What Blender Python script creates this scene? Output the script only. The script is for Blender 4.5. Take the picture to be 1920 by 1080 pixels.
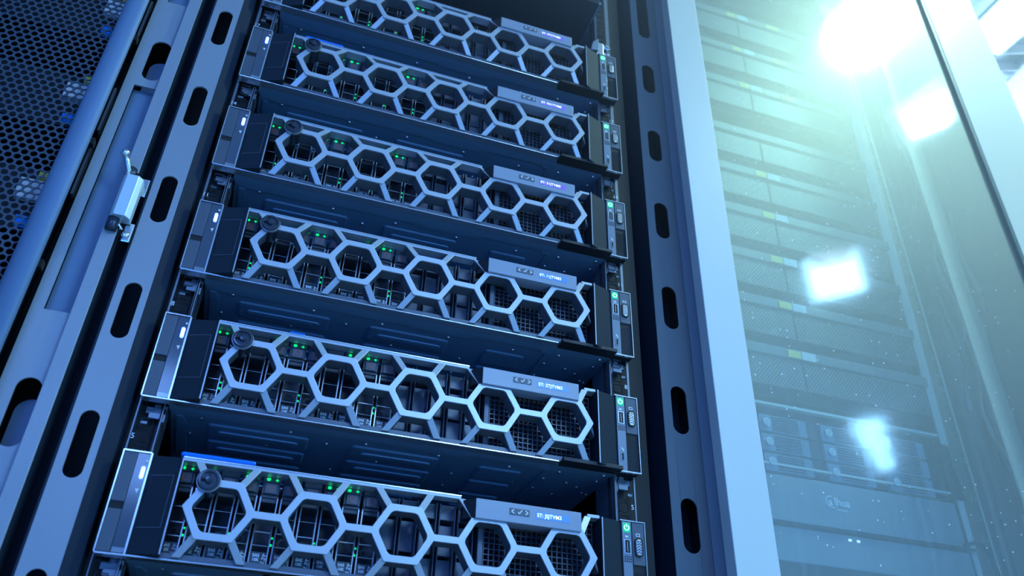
import bpy, bmesh, math, random
from mathutils import Matrix, Vector
random.seed(7)
SC = bpy.context.scene
COL = SC.collection
for o in list(bpy.data.objects): bpy.data.objects.remove(o)
S = 0.001                                   # geometry below is written in millimetres

# ------------------------------------------------------------------ camera
def rot(a, b, c):
    Rz = Matrix.Rotation(a, 3, 'Z'); Rx = Matrix.Rotation(b, 3, 'X'); Ry = Matrix.Rotation(c, 3, 'Y')
    return Rz @ Rx @ Ry
CR = rot(-0.310040194, 0.589726438, -0.0323299168)
CPOS = Vector((-136.425, -726.328, -180.317)) * S
cam = bpy.data.cameras.new('camera'); co = bpy.data.objects.new('camera', cam); COL.objects.link(co)
cx_, cy_, cz_ = CR.col[0], CR.col[1], CR.col[2]
M = Matrix((( cx_[0], cz_[0], -cy_[0]), (cx_[1], cz_[1], -cy_[1]), (cx_[2], cz_[2], -cy_[2]))).to_4x4()
M.translation = CPOS
co.matrix_world = M
cam.sensor_width = 36; cam.lens = 1550.54 / 1920 * 36
cam.clip_start = 0.01; cam.clip_end = 60
cam.dof.use_dof = True; cam.dof.focus_distance = 0.87; cam.dof.aperture_fstop = 6.5
SC.camera = co
# ------------------------------------------------------------------ world, view
w = bpy.data.worlds.new('world'); SC.world = w; w.use_nodes = True
w.node_tree.nodes['Background'].inputs[0].default_value = (0.03, 0.12, 0.45, 1)
w.node_tree.nodes['Background'].inputs[1].default_value = 0.12
SC.view_settings.view_transform = 'Standard'; SC.view_settings.look = 'None'
SC.view_settings.exposure = 0.0; SC.view_settings.gamma = 1.0; SC.view_settings.use_curve_mapping = False
cy = SC.cycles
cy.use_denoising = True; cy.max_bounces = 8; cy.transparent_max_bounces = 10
cy.sample_clamp_indirect = 4.0; cy.caustics_reflective = False; cy.caustics_refractive = False

# ------------------------------------------------------------------ lights
def area(name, loc, target, sx, sy, power, color, spread=math.pi):
    l = bpy.data.lights.new(name, 'AREA'); l.shape = 'RECTANGLE'; l.size = sx; l.size_y = sy
    l.energy = power; l.color = color; l.spread = spread
    o = bpy.data.objects.new(name, l); COL.objects.link(o)
    o.location = loc
    d = Vector(target) - Vector(loc)
    o.rotation_euler = d.to_track_quat('-Z', 'Y').to_euler()
    return o
# ceiling lamps over the aisle (their fixtures are built below), plus an added glare lamp and uplight
area('lamp_and_glare_light', (1.60, -0.70, 2.25), (1.15, 0.1, 0.5), 0.26, 0.26, 72, (0.55, 0.96, 0.80), 1.9).data.shape = 'DISK'  # added lamp, its mirrored glow imitates a lens flare
area('lamp_and_glare_light', (2.057, -0.967, 2.25), (0.6, 0.0, 0.4), 0.145, 0.215, 18, (0.40, 0.86, 1.0))
area('lamp_and_glare_light', (2.405, -1.998, 2.25), (0.4, 0.0, 0.4), 0.24, 0.30, 24, (0.30, 0.70, 1.0))
area('lamp_and_fill_light', (3.785, -3.57, 2.19), (0.4, 0.0, 0.3), 0.32, 0.46, 30, (0.25, 0.62, 1.0))
area('ceiling_fill_light', (3.2, 0.6, 1.5), (2.2, 0.4, 2.3), 0.8, 0.5, 70, (0.50, 0.80, 1.0))  # unseen uplight added to brighten the ceiling
# two unseen key lights in the aisle at rack height, then low fill
area('aisle_key_light', (-0.50, -1.20, 0.60), (-0.1, 0.0, 0.40), 0.40, 0.30, 4.0, (0.17, 0.37, 1.0))
area('aisle_key_light', (0.45, -1.25, 0.75), (0.35, 0.0, 0.45), 0.40, 0.30, 8.5, (0.29, 0.57, 0.96))
area('lamp_and_fill_light', (-0.9, -2.2, -0.15), (-0.1, 0.0, 0.55), 1.0, 0.3, 10, (0.03, 0.20, 1.0))  # this pair is unseen blue fill added for the undersides, without fixtures
area('lamp_and_fill_light', (1.5, -2.2, -0.15), (0.4, 0.0, 0.55), 1.0, 0.3, 18, (0.12, 0.46, 1.0))

# ------------------------------------------------------------------ materials
def mat(name, base=(.5, .5, .5), rough=.5, metal=0., emit=None, es=0., spec=.5, bump=0., bscale=900., var=0., vscale=25.):
    m = bpy.data.materials.new(name); m.use_nodes = True
    nt = m.node_tree; b = nt.nodes['Principled BSDF']
    b.inputs['Base Color'].default_value = (*base, 1); b.inputs['Roughness'].default_value = rough
    b.inputs['Metallic'].default_value = metal; b.inputs['Specular IOR Level'].default_value = spec
    tc = None
    if bump or var:
        tc = nt.nodes.new('ShaderNodeTexCoord')
    if bump:
        n = nt.nodes.new('ShaderNodeTexNoise'); n.inputs['Scale'].default_value = bscale; n.inputs['Detail'].default_value = 2
        bp = nt.nodes.new('ShaderNodeBump'); bp.inputs['Strength'].default_value = bump; bp.inputs['Distance'].default_value = 0.0004
        nt.links.new(tc.outputs['Object'], n.inputs['Vector']); nt.links.new(n.outputs['Fac'], bp.inputs['Height'])
        nt.links.new(bp.outputs['Normal'], b.inputs['Normal'])
    if var:
        n = nt.nodes.new('ShaderNodeTexNoise'); n.inputs['Scale'].default_value = vscale; n.inputs['Detail'].default_value = 5
        r = nt.nodes.new('ShaderNodeMapRange'); r.inputs['To Min'].default_value = rough - var; r.inputs['To Max'].default_value = rough + var
        nt.links.new(tc.outputs['Object'], n.inputs['Vector']); nt.links.new(n.outputs['Fac'], r.inputs['Value'])
        nt.links.new(r.outputs['Result'], b.inputs['Roughness'])
    if emit:
        b.inputs['Emission Color'].default_value = (*emit, 1); b.inputs['Emission Strength'].default_value = es
        if es < 30: m.cycles.emission_sampling = 'NONE'
    return m
HEX = mat('hex_paint', (.50, .55, .62), .38, .35, bump=.15)
CAP = mat('cap_plastic', (.018, .028, .040), .6, spec=.15, bump=.2)
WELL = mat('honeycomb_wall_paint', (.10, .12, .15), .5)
CAPE = mat('cap_edge', (.42, .46, .52), .35, .5)
EAR = mat('ear_plastic', (.075, .095, .125), .45, bump=.2)
GLOSS = mat('ear_gloss', (.07, .09, .13), .12, 0, spec=.8)
GLOSSG = mat('ear_gloss_grey', (.28, .32, .38), .2, .3, spec=.7)
CHAS = mat('chassis_steel', (.16, .30, .46), .36, .35, var=.08, vscale=12, bump=.1)  # blue light on the undersides is put into this base colour
LIP = mat('chassis_lip', (.75, .8, .86), .25, .9)
DARK = mat('dark_plastic', (.012, .014, .018), .5)
VOID = mat('black_paint', (.006, .007, .009), .7)
BAR = mat('carrier_steel', (.7, .74, .8), .25, .9)
CARR = mat('carrier_plastic', (.06, .07, .085), .4)
BLANK = mat('blank_plastic', (.13, .15, .19), .4, .2)
BTN = mat('button_plastic', (.10, .12, .15), .4)
RING = mat('ring_orange', (.55, .13, .06), .4)
WHITE = mat('print_white', (.85, .9, .95), .5, emit=(.6, .8, 1), es=.0)
LCD = mat('lcd_bezel', (.30, .34, .42), .34, 0, spec=.5)
SCR = mat('lcd_screen', (.02, .08, .4), .3, emit=(.05, .22, .95), es=.9)
SCRP = mat('lcd_screen_violet', (.06, .05, .35), .3, emit=(.16, .14, .85), es=.8)
TXT = mat('lcd_text', (.6, .8, 1), .4, emit=(.6, .85, 1), es=1.5)
LBL = mat('led_blue', (.1, .2, 1), .3, emit=(.08, .16, 1.0), es=7)
LBLC = mat('led_blue_core', (.5, .7, 1), .3, emit=(.45, .7, 1.0), es=4)
LGR = mat('led_green', (0, .8, .2), .3, emit=(.0, 1.0, .22), es=1.1)
PWR = mat('power_green', (0, .35, .15), .3, emit=(.0, .5, .22), es=.8)
PWRW = mat('power_icon', (.6, 1, .8), .3, emit=(.4, 1, .75), es=2)
TAB = mat('tab_blue', (.0, .16, .85), .35, emit=(0, .12, .8), es=.25)
LOCK = mat('lock_black', (.05, .065, .09), .22, .4)
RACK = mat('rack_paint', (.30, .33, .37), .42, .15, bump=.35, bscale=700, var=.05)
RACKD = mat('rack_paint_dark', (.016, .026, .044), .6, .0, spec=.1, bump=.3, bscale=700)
RACKM = mat('rack_paint_darkened', (.085, .11, .14), .5, 0, bump=.3, bscale=700)
RACKF = mat('rack_flange_paint', (.20, .24, .29), .45, 0, bump=.3, bscale=700)
RACKL = mat('rack_paint_light', (.70, .72, .66), .4, 0, bump=.15, bscale=700)
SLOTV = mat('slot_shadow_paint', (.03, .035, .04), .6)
ZINC = mat('zinc', (.8, .84, .88), .22, .95, var=.08, vscale=60)
ZPAINT = mat('zinc_satin', (.62, .74, .80), .32, .25, var=.05, vscale=60)
POST = mat('mounting_steel', (.22, .25, .29), .4, .6)
MESH = mat('mesh_plastic', (.10, .12, .15), .4, .2)
YEL = mat('label_yellow', (.92, .76, .16), .6)
WLB = mat('label_white', (.75, .78, .80), .6)
PERF = mat('perforated_steel', (.05, .07, .10), .45, .2)
SMOOTH = mat('door_edge_paint', (.17, .25, .36), .5, .05)
WALLM = mat('wall_paint', (.16, .32, .70), .8)
CEIL = mat('ceiling_paint', (.88, .92, .95), .8)
FLOORM = mat('floor_vinyl', (.42, .48, .55), .35, var=.1, vscale=4)
CABLE = mat('cable_rubber', (.02, .02, .025), .5)
LAMP = mat('lamp_diffuser', (.9, .95, 1), .5, emit=(.78, .93, 1), es=9)
LAMPG = mat('lamp_glare', (.9, 1, .95), .5, emit=(.45, .85, 1), es=9)

# perforated front of the neighbour's servers: rows of fine slanted holes
def perf_front():
    m = mat('server_mesh_front', (.2, .22, .25), .5, .2); nt = m.node_tree; b = nt.nodes['Principled BSDF']
    tc = nt.nodes.new('ShaderNodeTexCoord'); mp = nt.nodes.new('ShaderNodeMapping'); mp.inputs['Rotation'].default_value = (0, math.radians(50), 0)
    wv = nt.nodes.new('ShaderNodeTexWave'); wv.inputs['Scale'].default_value = 75; wv.bands_direction = 'Z'
    rp = nt.nodes.new('ShaderNodeValToRGB'); rp.color_ramp.elements[0].position = .35; rp.color_ramp.elements[0].color = (.03, .035, .045, 1)
    rp.color_ramp.elements[1].position = .65; rp.color_ramp.elements[1].color = (.17, .19, .22, 1)
    nt.links.new(tc.outputs['Object'], mp.inputs['Vector']); nt.links.new(mp.outputs[0], wv.inputs['Vector'])
    nt.links.new(wv.outputs['Fac'], rp.inputs[0]); nt.links.new(rp.outputs[0], b.inputs['Base Color'])
    return m
PFRONT = perf_front()
STRIPM = mat('strip_paint', (.17, .19, .22), .5)

# dusty, scratched tempered glass
def glass():
    m = bpy.data.materials.new('dusty_glass'); m.use_nodes = True; nt = m.node_tree; nt.nodes.clear(); L = nt.links.new
    N = nt.nodes.new
    out = N('ShaderNodeOutputMaterial'); tr = N('ShaderNodeBsdfTransparent'); tr.inputs[0].default_value = (.84, .93, .95, 1)
    gl = N('ShaderNodeBsdfGlossy'); gl.inputs['Roughness'].default_value = .07; gl.inputs[0].default_value = (1, 1, 1, 1)
    gr = N('ShaderNodeBsdfGlossy'); gr.inputs['Roughness'].default_value = .52; gr.inputs[0].default_value = (.9, 1, .88, 1)  # green-tinted rough lobe, spreads the flare glow over the pane
    df = N('ShaderNodeBsdfDiffuse'); df.inputs[0].default_value = (.75, .85, .9, 1)
    lw = N('ShaderNodeFresnel'); lw.inputs[0].default_value = 1.52
    m1 = N('ShaderNodeMixShader'); m2 = N('ShaderNodeMixShader'); m3 = N('ShaderNodeMixShader')
    L(tr.outputs[0], m1.inputs[1]); L(gl.outputs[0], m1.inputs[2])
    ge = N('ShaderNodeNewGeometry'); fr = N('ShaderNodeMath'); fr.operation = 'SUBTRACT'; fr.inputs[0].default_value = 1; L(ge.outputs['Backfacing'], fr.inputs[1])
    def front(sock, f):     # coatings lie on the outer face of the pane only
        q = N('ShaderNodeMath'); q.operation = 'MULTIPLY'; L(fr.outputs[0], q.inputs[0])
        if sock is None: q.inputs[1].default_value = f
        else:
            q2 = N('ShaderNodeMath'); q2.operation = 'MULTIPLY'; q2.inputs[1].default_value = f; L(sock, q2.inputs[0]); L(q2.outputs[0], q.inputs[1])
        return q
    k = front(lw.outputs[0], 2.0); L(k.outputs[0], m1.inputs[0])
    L(front(None, .17).outputs[0], m2.inputs[0]); L(m1.outputs[0], m2.inputs[1]); L(gr.outputs[0], m2.inputs[2])
    tc = N('ShaderNodeTexCoord')
    # dust specks
    vo = N('ShaderNodeTexVoronoi'); vo.inputs['Scale'].default_value = 110; L(tc.outputs['Object'], vo.inputs['Vector'])
    sp = N('ShaderNodeMath'); sp.operation = 'LESS_THAN'; sp.inputs[1].default_value = .11; L(vo.outputs['Distance'], sp.inputs[0])
    sep = N('ShaderNodeSeparateColor'); L(vo.outputs['Color'], sep.inputs[0])
    s2 = N('ShaderNodeMath'); s2.operation = 'GREATER_THAN'; s2.inputs[1].default_value = .62; L(sep.outputs[0], s2.inputs[0])
    s3 = N('ShaderNodeMath'); s3.operation = 'MULTIPLY'; L(sp.outputs[0], s3.inputs[0]); L(s2.outputs[0], s3.inputs[1])
    # vertical wipe streaks
    mp = N('ShaderNodeMapping'); mp.inputs['Scale'].default_value = (90, 1, 1.2); L(tc.outputs['Object'], mp.inputs['Vector'])
    ns = N('ShaderNodeTexNoise'); ns.inputs['Scale'].default_value = 1.5; ns.inputs['Detail'].default_value = 4; L(mp.outputs[0], ns.inputs['Vector'])
    mr = N('ShaderNodeMapRange'); mr.inputs['From Min'].default_value = .45; mr.inputs['From Max'].default_value = .8
    mr.inputs['To Min'].default_value = .04; mr.inputs['To Max'].default_value = .12; L(ns.outputs['Fac'], mr.inputs['Value'])
    ad = N('ShaderNodeMath'); ad.operation = 'ADD'; L(mr.outputs[0], ad.inputs[0])
    s4 = N('ShaderNodeMath'); s4.operation = 'MULTIPLY'; s4.inputs[1].default_value = .85; L(s3.outputs[0], s4.inputs[0]); L(s4.outputs[0], ad.inputs[1])
    L(front(ad.outputs[0], 1.0).outputs[0], m3.inputs[0]); L(m2.outputs[0], m3.inputs[1]); L(df.outputs[0], m3.inputs[2])
    L(m3.outputs[0], out.inputs[0])
    return m
GLASS = glass()

# ------------------------------------------------------------------ mesh helpers
class MB:
    def __init__(s): s.v = []; s.f = []
    def add(s, vs, fs):
        n = len(s.v); s.v += [tuple(a) for a in vs]; s.f += [tuple(i + n for i in f) for f in fs]; return s
    def box(s, x0, x1, y0, y1, z0, z1):
        return s.add([(x0,y0,z0),(x1,y0,z0),(x1,y1,z0),(x0,y1,z0),(x0,y0,z1),(x1,y0,z1),(x1,y1,z1),(x0,y1,z1)],
                     [(0,3,2,1),(4,5,6,7),(0,1,5,4),(1,2,6,5),(2,3,7,6),(3,0,4,7)])
    def hexa(s, a, b):            # two quads, front a and back b, same order
        return s.add(list(a) + list(b), [(0,1,2,3),(7,6,5,4),(0,4,5,1),(1,5,6,2),(2,6,7,3),(3,7,4,0)])
    def prism(s, poly, y0, y1):   # convex polygon in x, z
        n = len(poly)
        return s.add([(x,y0,z) for x,z in poly] + [(x,y1,z) for x,z in poly],
                     [tuple(range(n)), tuple(range(2*n-1, n-1, -1))] + [(i, n+i, n+(i+1)%n, (i+1)%n) for i in range(n)])
    def zprism(s, poly, z0, z1):  # polygon in x, y
        n = len(poly)
        return s.add([(x,y,z0) for x,y in poly] + [(x,y,z1) for x,y in poly],
                     [tuple(range(n)), tuple(range(2*n-1, n-1, -1))] + [(i, n+i, n+(i+1)%n, (i+1)%n) for i in range(n)])
    def ring(s, inner, outer, y0, y1):
        n = len(inner)
        vs = [(x,y0,z) for x,z in outer] + [(x,y0,z) for x,z in inner] + [(x,y1,z) for x,z in outer] + [(x,y1,z) for x,z in inner]
        fs = []
        for i in range(n):
            j = (i+1) % n
            fs += [(i, j, n+j, n+i), (2*n+i, 3*n+i, 3*n+j, 2*n+j), (i, 2*n+i, 2*n+j, j), (n+i, n+j, 3*n+j, 3*n+i)]
        return s.add(vs, fs)
    def lathe(s, cx, cz, prof, n=28):  # profile of (radius, y) about a y axis
        vs = []; fs = []
        for r, y in prof:
            for i in range(n):
                a = 2*math.pi*i/n; vs.append((cx + r*math.cos(a), y, cz + r*math.sin(a)))
        m = len(prof)
        for k in range(m-1):
            for i in range(n):
                j = (i+1) % n; fs.append((k*n+i, k*n+j, (k+1)*n+j, (k+1)*n+i))
        fs.append(tuple(range(n))); fs.append(tuple((m-1)*n + i for i in range(n)))
        return s.add(vs, fs)
    def dome(s, cx, cy, w, h, r, z, d, inset, n=6): # rounded rectangle embossed downward
        def loop(w, h, r, z):
            o = []
            for (sx, sy, a0) in ((1,1,0),(-1,1,90),(-1,-1,180),(1,-1,270)):
                for i in range(n+1):
                    a = math.radians(a0 + 90*i/n)
                    o.append((cx + sx*(w/2-r) + r*math.cos(a), cy + sy*(h/2-r) + r*math.sin(a), z))
            return o
        a = loop(w, h, r, z); b = loop(w-inset, h-inset, max(r-inset/2, .3), z-d*.8); c = loop(w-2*inset, h-2*inset, max(r-inset, .2), z-d)
        m = len(a); fs = []
        for k in (0, 1):
            for i in range(m):
                j = (i+1) % m; fs.append((k*m+i, k*m+j, (k+1)*m+j, (k+1)*m+i))
        fs.append(tuple(2*m+i for i in range(m)))
        return s.add(a+b+c, fs)
    def tube(s, pts, r, n=10):
        pts = [Vector(p) for p in pts]; vs = []; fs = []
        for i, p in enumerate(pts):
            t = (pts[min(i+1, len(pts)-1)] - pts[max(i-1, 0)]).normalized()
            u = t.cross(Vector((0,1,0))) if abs(t.y) < .9 else t.cross(Vector((1,0,0)))
            u.normalize(); v = t.cross(u)
            for k in range(n):
                a = 2*math.pi*k/n; vs.append(tuple(p + r*(math.cos(a)*u + math.sin(a)*v)))
        for i in range(len(pts)-1):
            for k in range(n):
                j = (k+1) % n; fs.append((i*n+k, i*n+j, (i+1)*n+j, (i+1)*n+k))
        fs.append(tuple(range(n))); fs.append(tuple((len(pts)-1)*n+k for k in range(n)))
        return s.add(vs, fs)
    def build(s, name, m, parent=None, bevel=0, smooth=False, recalc=True):
        me = bpy.data.meshes.new(name); me.from_pydata([(a*S, b*S, c*S) for a, b, c in s.v], [], s.f)
        if recalc:
            bm = bmesh.new(); bm.from_mesh(me); bmesh.ops.recalc_face_normals(bm, faces=bm.faces); bm.to_mesh(me); bm.free()
        if smooth:
            for p in me.polygons: p.use_smooth = True
        me.materials.append(m)
        o = bpy.data.objects.new(name, me); COL.objects.link(o)
        if bevel:
            b = o.modifiers.new('bevel', 'BEVEL'); b.width = bevel*S; b.segments = 2; b.limit_method = 'ANGLE'; b.angle_limit = math.radians(40)
        if smooth:
            for e in me.edges: pass
        if parent: o.parent = parent
        return o
def stadium(cx, cz, w, h, n=10, r=None):
    r = w/2 if r is None else r; o = []
    for (sx, sz, a0) in ((1,1,0),(-1,1,90),(-1,-1,180),(1,-1,270)):
        for i in range(n+1):
            a = math.radians(a0 + 90*i/n); o.append((cx + sx*(w/2-r) + r*math.cos(a), cz + sz*(h/2-r) + r*math.sin(a)))
    p = []
    for q in o:
        if not p or (abs(q[0]-p[-1][0]) + abs(q[1]-p[-1][1])) > 1e-6: p.append(q)
    if (abs(p[0][0]-p[-1][0]) + abs(p[0][1]-p[-1][1])) < 1e-6: p.pop()
    return p
def rect(x0, x1, z0, z1): return [(x0,z0),(x1,z0),(x1,z1),(x0,z1)]
def holed(mb, outer, holes, t, mapf):
    """plate with real holes; mapf(u, v, w) -> xyz with w 0 at the front and 1 at the back"""
    bm = bmesh.new(); edges = []
    loops = [outer] + holes
    for lp in loops:
        vs = [bm.verts.new((a, b, 0)) for a, b in lp]
        edges += [bm.edges.new((vs[i], vs[(i+1) % len(vs)])) for i in range(len(vs))]
    bmesh.ops.triangle_fill(bm, edges=edges, use_beauty=True)
    bm.verts.index_update()
    V = [(v.co.x, v.co.y) for v in bm.verts]; F = [tuple(v.index for v in f.verts) for f in bm.faces]; bm.free()
    n = len(V)
    vs = [mapf(a, b, 0) for a, b in V] + [mapf(a, b, 1) for a, b in V]
    fs = F + [tuple(n + i for i in reversed(f)) for f in F]
    k = 0
    for lp in loops:
        m = len(lp)
        for i in range(m): fs.append((k+i, k+(i+1) % m, n+k+(i+1) % m, n+k+i))
        k += m
    return mb.add(vs, fs)
def empty(name, label, cat, loc=(0,0,0), group=None):
    o = bpy.data.objects.new(name, None); COL.objects.link(o); o.location = Vector(loc)*S; o.empty_display_size = .02
    o['label'] = label; o['category'] = cat
    if group: o['group'] = group
    return o
def tag(o, label, cat, group=None):
    o['label'] = label; o['category'] = cat
    if group: o['group'] = group
    return o
def struct(o): o['kind'] = 'structure'; return o
def kids(o): return [c for c in bpy.data.objects if c.parent == o]
def copy_tree(o, parent=None, children=None):
    if children is None:
        children = {}
        for c in bpy.data.objects:
            if c.parent: children.setdefault(c.parent.name, []).append(c)
    c = o.copy(); COL.objects.link(c); c.parent = parent
    for ch in children.get(o.name, []): copy_tree(ch, c, children)
    return c
_dg = None
def text_mesh(body, size, m, rz=0, align='LEFT', bold=0):
    cu = bpy.data.curves.new('t', 'FONT'); cu.body = body; cu.size = size*S; cu.extrude = .0001; cu.align_x = align; cu.align_y = 'CENTER'; cu.offset = bold*S
    t = bpy.data.objects.new('t', cu); COL.objects.link(t)
    me = bpy.data.meshes.new_from_object(t.evaluated_get(bpy.context.evaluated_depsgraph_get()))
    bpy.data.objects.remove(t); bpy.data.curves.remove(cu)
    R = Matrix.Rotation(math.radians(90), 4, 'X') @ Matrix.Rotation(rz, 4, 'Z')
    me.transform(R); me.materials.clear(); me.materials.append(m)
    return me
def text(name, body, size, m, x, y, z, parent, rz=0, align='LEFT', bold=0):
    me = text_mesh(body, size, m, rz, align, bold); me.transform(Matrix.Translation(Vector((x, y, z))*S))
    o = bpy.data.objects.new(name, me); COL.objects.link(o)
    if parent: o.parent = parent
    return o

# ------------------------------------------------------------------ room
FZ = -330
CZ = 2300
struct(MB().box(-2600, 5200, -3600, 2600, FZ-40, FZ).build('floor', FLOORM))
struct(MB().box(-2600, 5200, -3600, 2600, CZ, CZ+40).build('ceiling', CEIL))
struct(MB().box(-2600, 5200, -3640, -3600, FZ, CZ).build('wall_front', WALLM))
struct(MB().box(-2600, 5200, 2600, 2640, FZ, CZ).build('wall_back', WALLM))
struct(MB().box(-2640, -2600, -3600, 2600, FZ, CZ).build('wall_left', WALLM))
struct(MB().box(5200, 5240, -3600, 2600, FZ, CZ).build('wall_right', WALLM))

# ------------------------------------------------------------------ the rack that holds the six servers
PT = 135.8087
RZ0, RZ1 = FZ, 1500
rack = empty('server_rack', 'tall grey server rack in the middle with slotted posts, holding the six honeycomb-fronted servers', 'server rack', (0, 0, FZ))
def P(o): o.location -= Vector((0, 0, FZ))*S; return o     # parts keep world millimetres under the rack's empty
# left post: slotted face, return to the inside, channel, raised band
def face(mb, x0, y0, x1, y1, z0, z1, holes, t=2.0):
    """vertical sheet from plan point (x0,y0) to (x1,y1)"""
    L = math.hypot(x1-x0, y1-y0); ux, uy = (x1-x0)/L, (y1-y0)/L; nx, ny = -uy, ux
    if ny < 0: nx, ny = -nx, -ny
    return holed(mb, rect(0, L, z0, z1), holes, t, lambda u, v, w: (x0 + ux*u + nx*t*w, y0 + uy*u + ny*t*w, v))
LP = [612, 481.5, 349, 216.5, 85.3, -47, -179]
LP = LP + [612 + 132*k for k in range(1, 7)]
mb = MB(); holes = [stadium(15, z, 15.5, 60) for z in LP]
face(mb, -290, 0, -261, 0, RZ0, RZ1, holes)
P(mb.build('front_post', RACK, rack, bevel=.6))
mb = MB()
face(mb, -261, 0, -249, 8, RZ0, RZ1, []); face(mb, -249, 8, -246, 40, RZ0, RZ1, []); mb.box(-246, -244, 40, 120, RZ0, RZ1)
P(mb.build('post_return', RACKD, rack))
mb = MB()
mb.box(-292, -290, 0, 24, RZ0, RZ1).box(-305, -290, 22, 24, RZ0, RZ1).box(-305, -303.5, -8, 24, RZ0, RZ1)
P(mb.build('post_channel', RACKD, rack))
P(MB().box(-316.6, -303.5, -10, -8, RZ0, 296).build('raised_band', RACK, rack, bevel=.6))
P(MB().box(-316.6, -303.5, -10, -8, 366, RZ1).build('raised_band', RACK, rack, bevel=.6))
# wide strip with large oval cut-outs and recessed panels between them
mb = MB()
ovs = [stadium(-327, z, 20, 62) for z in (103, 528, 953)]
holed(mb, rect(-350, -316.6, RZ0, RZ1), ovs + [rect(-339.4, -316.7, a, b) for a, b in ((-230, 10), (200, 486), (625, 911), (1050, 1336))], 2,
      lambda u, v, q: (u, -5 + 2*q, v))
P(mb.build('door_strip', RACK, rack, bevel=.6))
mb = MB()
for a, b in ((-230, 10), (200, 486), (625, 911), (1050, 1336)): P(MB().box(-341, -315, 6, 8, a-2, b+2).build('recessed_panel', SMOOTH, rack))
mb = MB()
for z in (103, 528, 953): P(MB().prism(stadium(-325, z-9, 26, 62), 20, 22).build('cutout_backing', SMOOTH, rack))
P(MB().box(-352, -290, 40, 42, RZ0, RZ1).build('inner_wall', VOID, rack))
mb = MB()
for z in (60, 330, 415, 560, 700, 830):
    P(MB().box(-357, -354.5, -2, 6, z, z+62).build('gasket_clip', BAR, rack))
P(MB().box(-359, -350, 12, 14, RZ0, RZ1).build('gap_shade_strip', VOID, rack))  # black strip put in for the shade of the gap
# right post
mb = MB(); RP = [95, 225.5, 361, 495, 627, 761, 905, 1040, 1175, -40]
hh = [57, 58, 60, 58, 57, 58, 104, 60, 60, 58]
face(mb, 281, 15, 325, 15, RZ0, RZ1, [stadium(21.5, z, 19, h) for z, h in zip(RP, hh)])
P(mb.build('front_post', RACKM, rack, bevel=.6))  # the shade on this post is put into a darker paint colour
mb = MB(); face(mb, 281, 15, 277, 60, RZ0, RZ1, []); mb.box(262, 277, 60, 62, RZ0, RZ1).box(262, 264, 60, 700, RZ0, RZ1)
P(mb.build('post_return', RACKD, rack))
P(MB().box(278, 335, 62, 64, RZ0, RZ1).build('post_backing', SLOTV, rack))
mb = MB()
face(mb, 325, 15, 336, -6, RZ0, RZ1, [stadium(20, z, 3.4, 3.6, r=1.7) for z in (357, 297.6, 128.6, -110, 760)])
P(mb.build('post_flange', RACKF, rack, bevel=.4))
P(MB().box(327, 345, 12, 60, RZ0, RZ1).build('post_filler', VOID, rack))
# sheet metal around the inside
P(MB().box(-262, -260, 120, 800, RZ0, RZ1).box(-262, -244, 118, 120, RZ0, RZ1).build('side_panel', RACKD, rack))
P(MB().box(-262, 264, 798, 800, RZ0, RZ1).build('rear_panel', VOID, rack))
P(MB().box(-350, 336, 10, 800, RZ1, RZ1+40).build('rack_top', RACK, rack))
P(MB().box(-350, 336, 10, 800, RZ0, RZ0+40).build('plinth', RACKD, rack))
# mounting rails with square holes
def mounting_rail(x0, x1, hx, tx, nm):
    mb = MB(); hs = []
    for k in range(-8, 32):
        z = 88.0 + k*44.45 + 14.8
        hs += [stadium(hx, z + d, 10, 9.6, r=1.2, n=2) for d in (-13.5, 0, 13.5)]
    holed(mb, rect(x0, x1, -200, 1480), hs, 2, lambda u, v, q: (u, 12 + 2*q, v))
    s = 1 if x1 > 0 else -1
    xi = x0 if s > 0 else x1
    mb.box(xi-1, xi+1, 12, 60, -200, 1480)
    return P(mb.build('mounting_rail', POST, rack))
railR = mounting_rail(218, 240, 226, 235, 'r'); railL = mounting_rail(-243, -222, -232, -239, 'l')
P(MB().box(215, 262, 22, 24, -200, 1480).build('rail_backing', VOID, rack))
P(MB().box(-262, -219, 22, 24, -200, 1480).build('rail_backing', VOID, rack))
for k in range(0, 6):
    z = 103.5 + PT*k
    P(text('unit_number', str(5+3*k), 7, WHITE, 235.5, 11.6, z, rack, align='CENTER'))
    P(text('unit_number', str(5+3*k), 7, WHITE, -240, 11.6, z-1, rack, align='CENTER'))
# door catch on the raised band
t = empty('door_catch', 'shiny zinc door catch screwed on the grey frame strip left of the servers', 'latch', (-304, -12, 330))
def Q(o, e): o.location -= e.location; return o
pl = [(-307, -12), (-303, -17), (-296, -17), (-293, -12), (-293, -8), (-307, -8)]
Q(MB().zprism([(-313,-9),(-313,-19),(-309.5,-23),(-299,-23),(-294.5,-18),(-294.5,-9)], 303, 353).build('housing', ZPAINT, t, bevel=.6), t)
Q(MB().box(-299, -291, -8, -6, 284, 306).box(-299, -291, -8, -6, 340, 362).build('mounting_plate', ZINC, t, bevel=1.2), t)
Q(MB().lathe(-296, 291, [(4, -8), (4, -9.5), (2.6, -11), (.5, -11.2)], 18).build('screw', ZINC, t, smooth=True), t)
mb = MB().tube([(-310, -18, 353), (-310.5, -20, 359), (-313.5, -25, 366), (-316, -27, 371)], 2.6, 12); 
Q(mb.build('lever', ZINC, t, smooth=True), t)
Q(MB().lathe(-316.5, 372, [(1, -33), (3.6, -32), (4.4, -29), (3.6, -25), (1, -24)], 18).build('lever_knob', ZINC, t, smooth=True), t)
Q(MB().tube([(-309, -14, 353), (-309, -14, 366)], 5, 14).build('bushing', LOCK, t, smooth=True), t)
Q(MB().tube([(-309, -14, 304), (-309, -13, 291)], 5.5, 14).build('bushing', LOCK, t, smooth=True), t)
Q(MB().tube([(-303, -13, 306), (-304, -12, 299), (-300, -12, 294)], 1.4, 8).build('spring_wire', ZINC, t, smooth=True), t)

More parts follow.
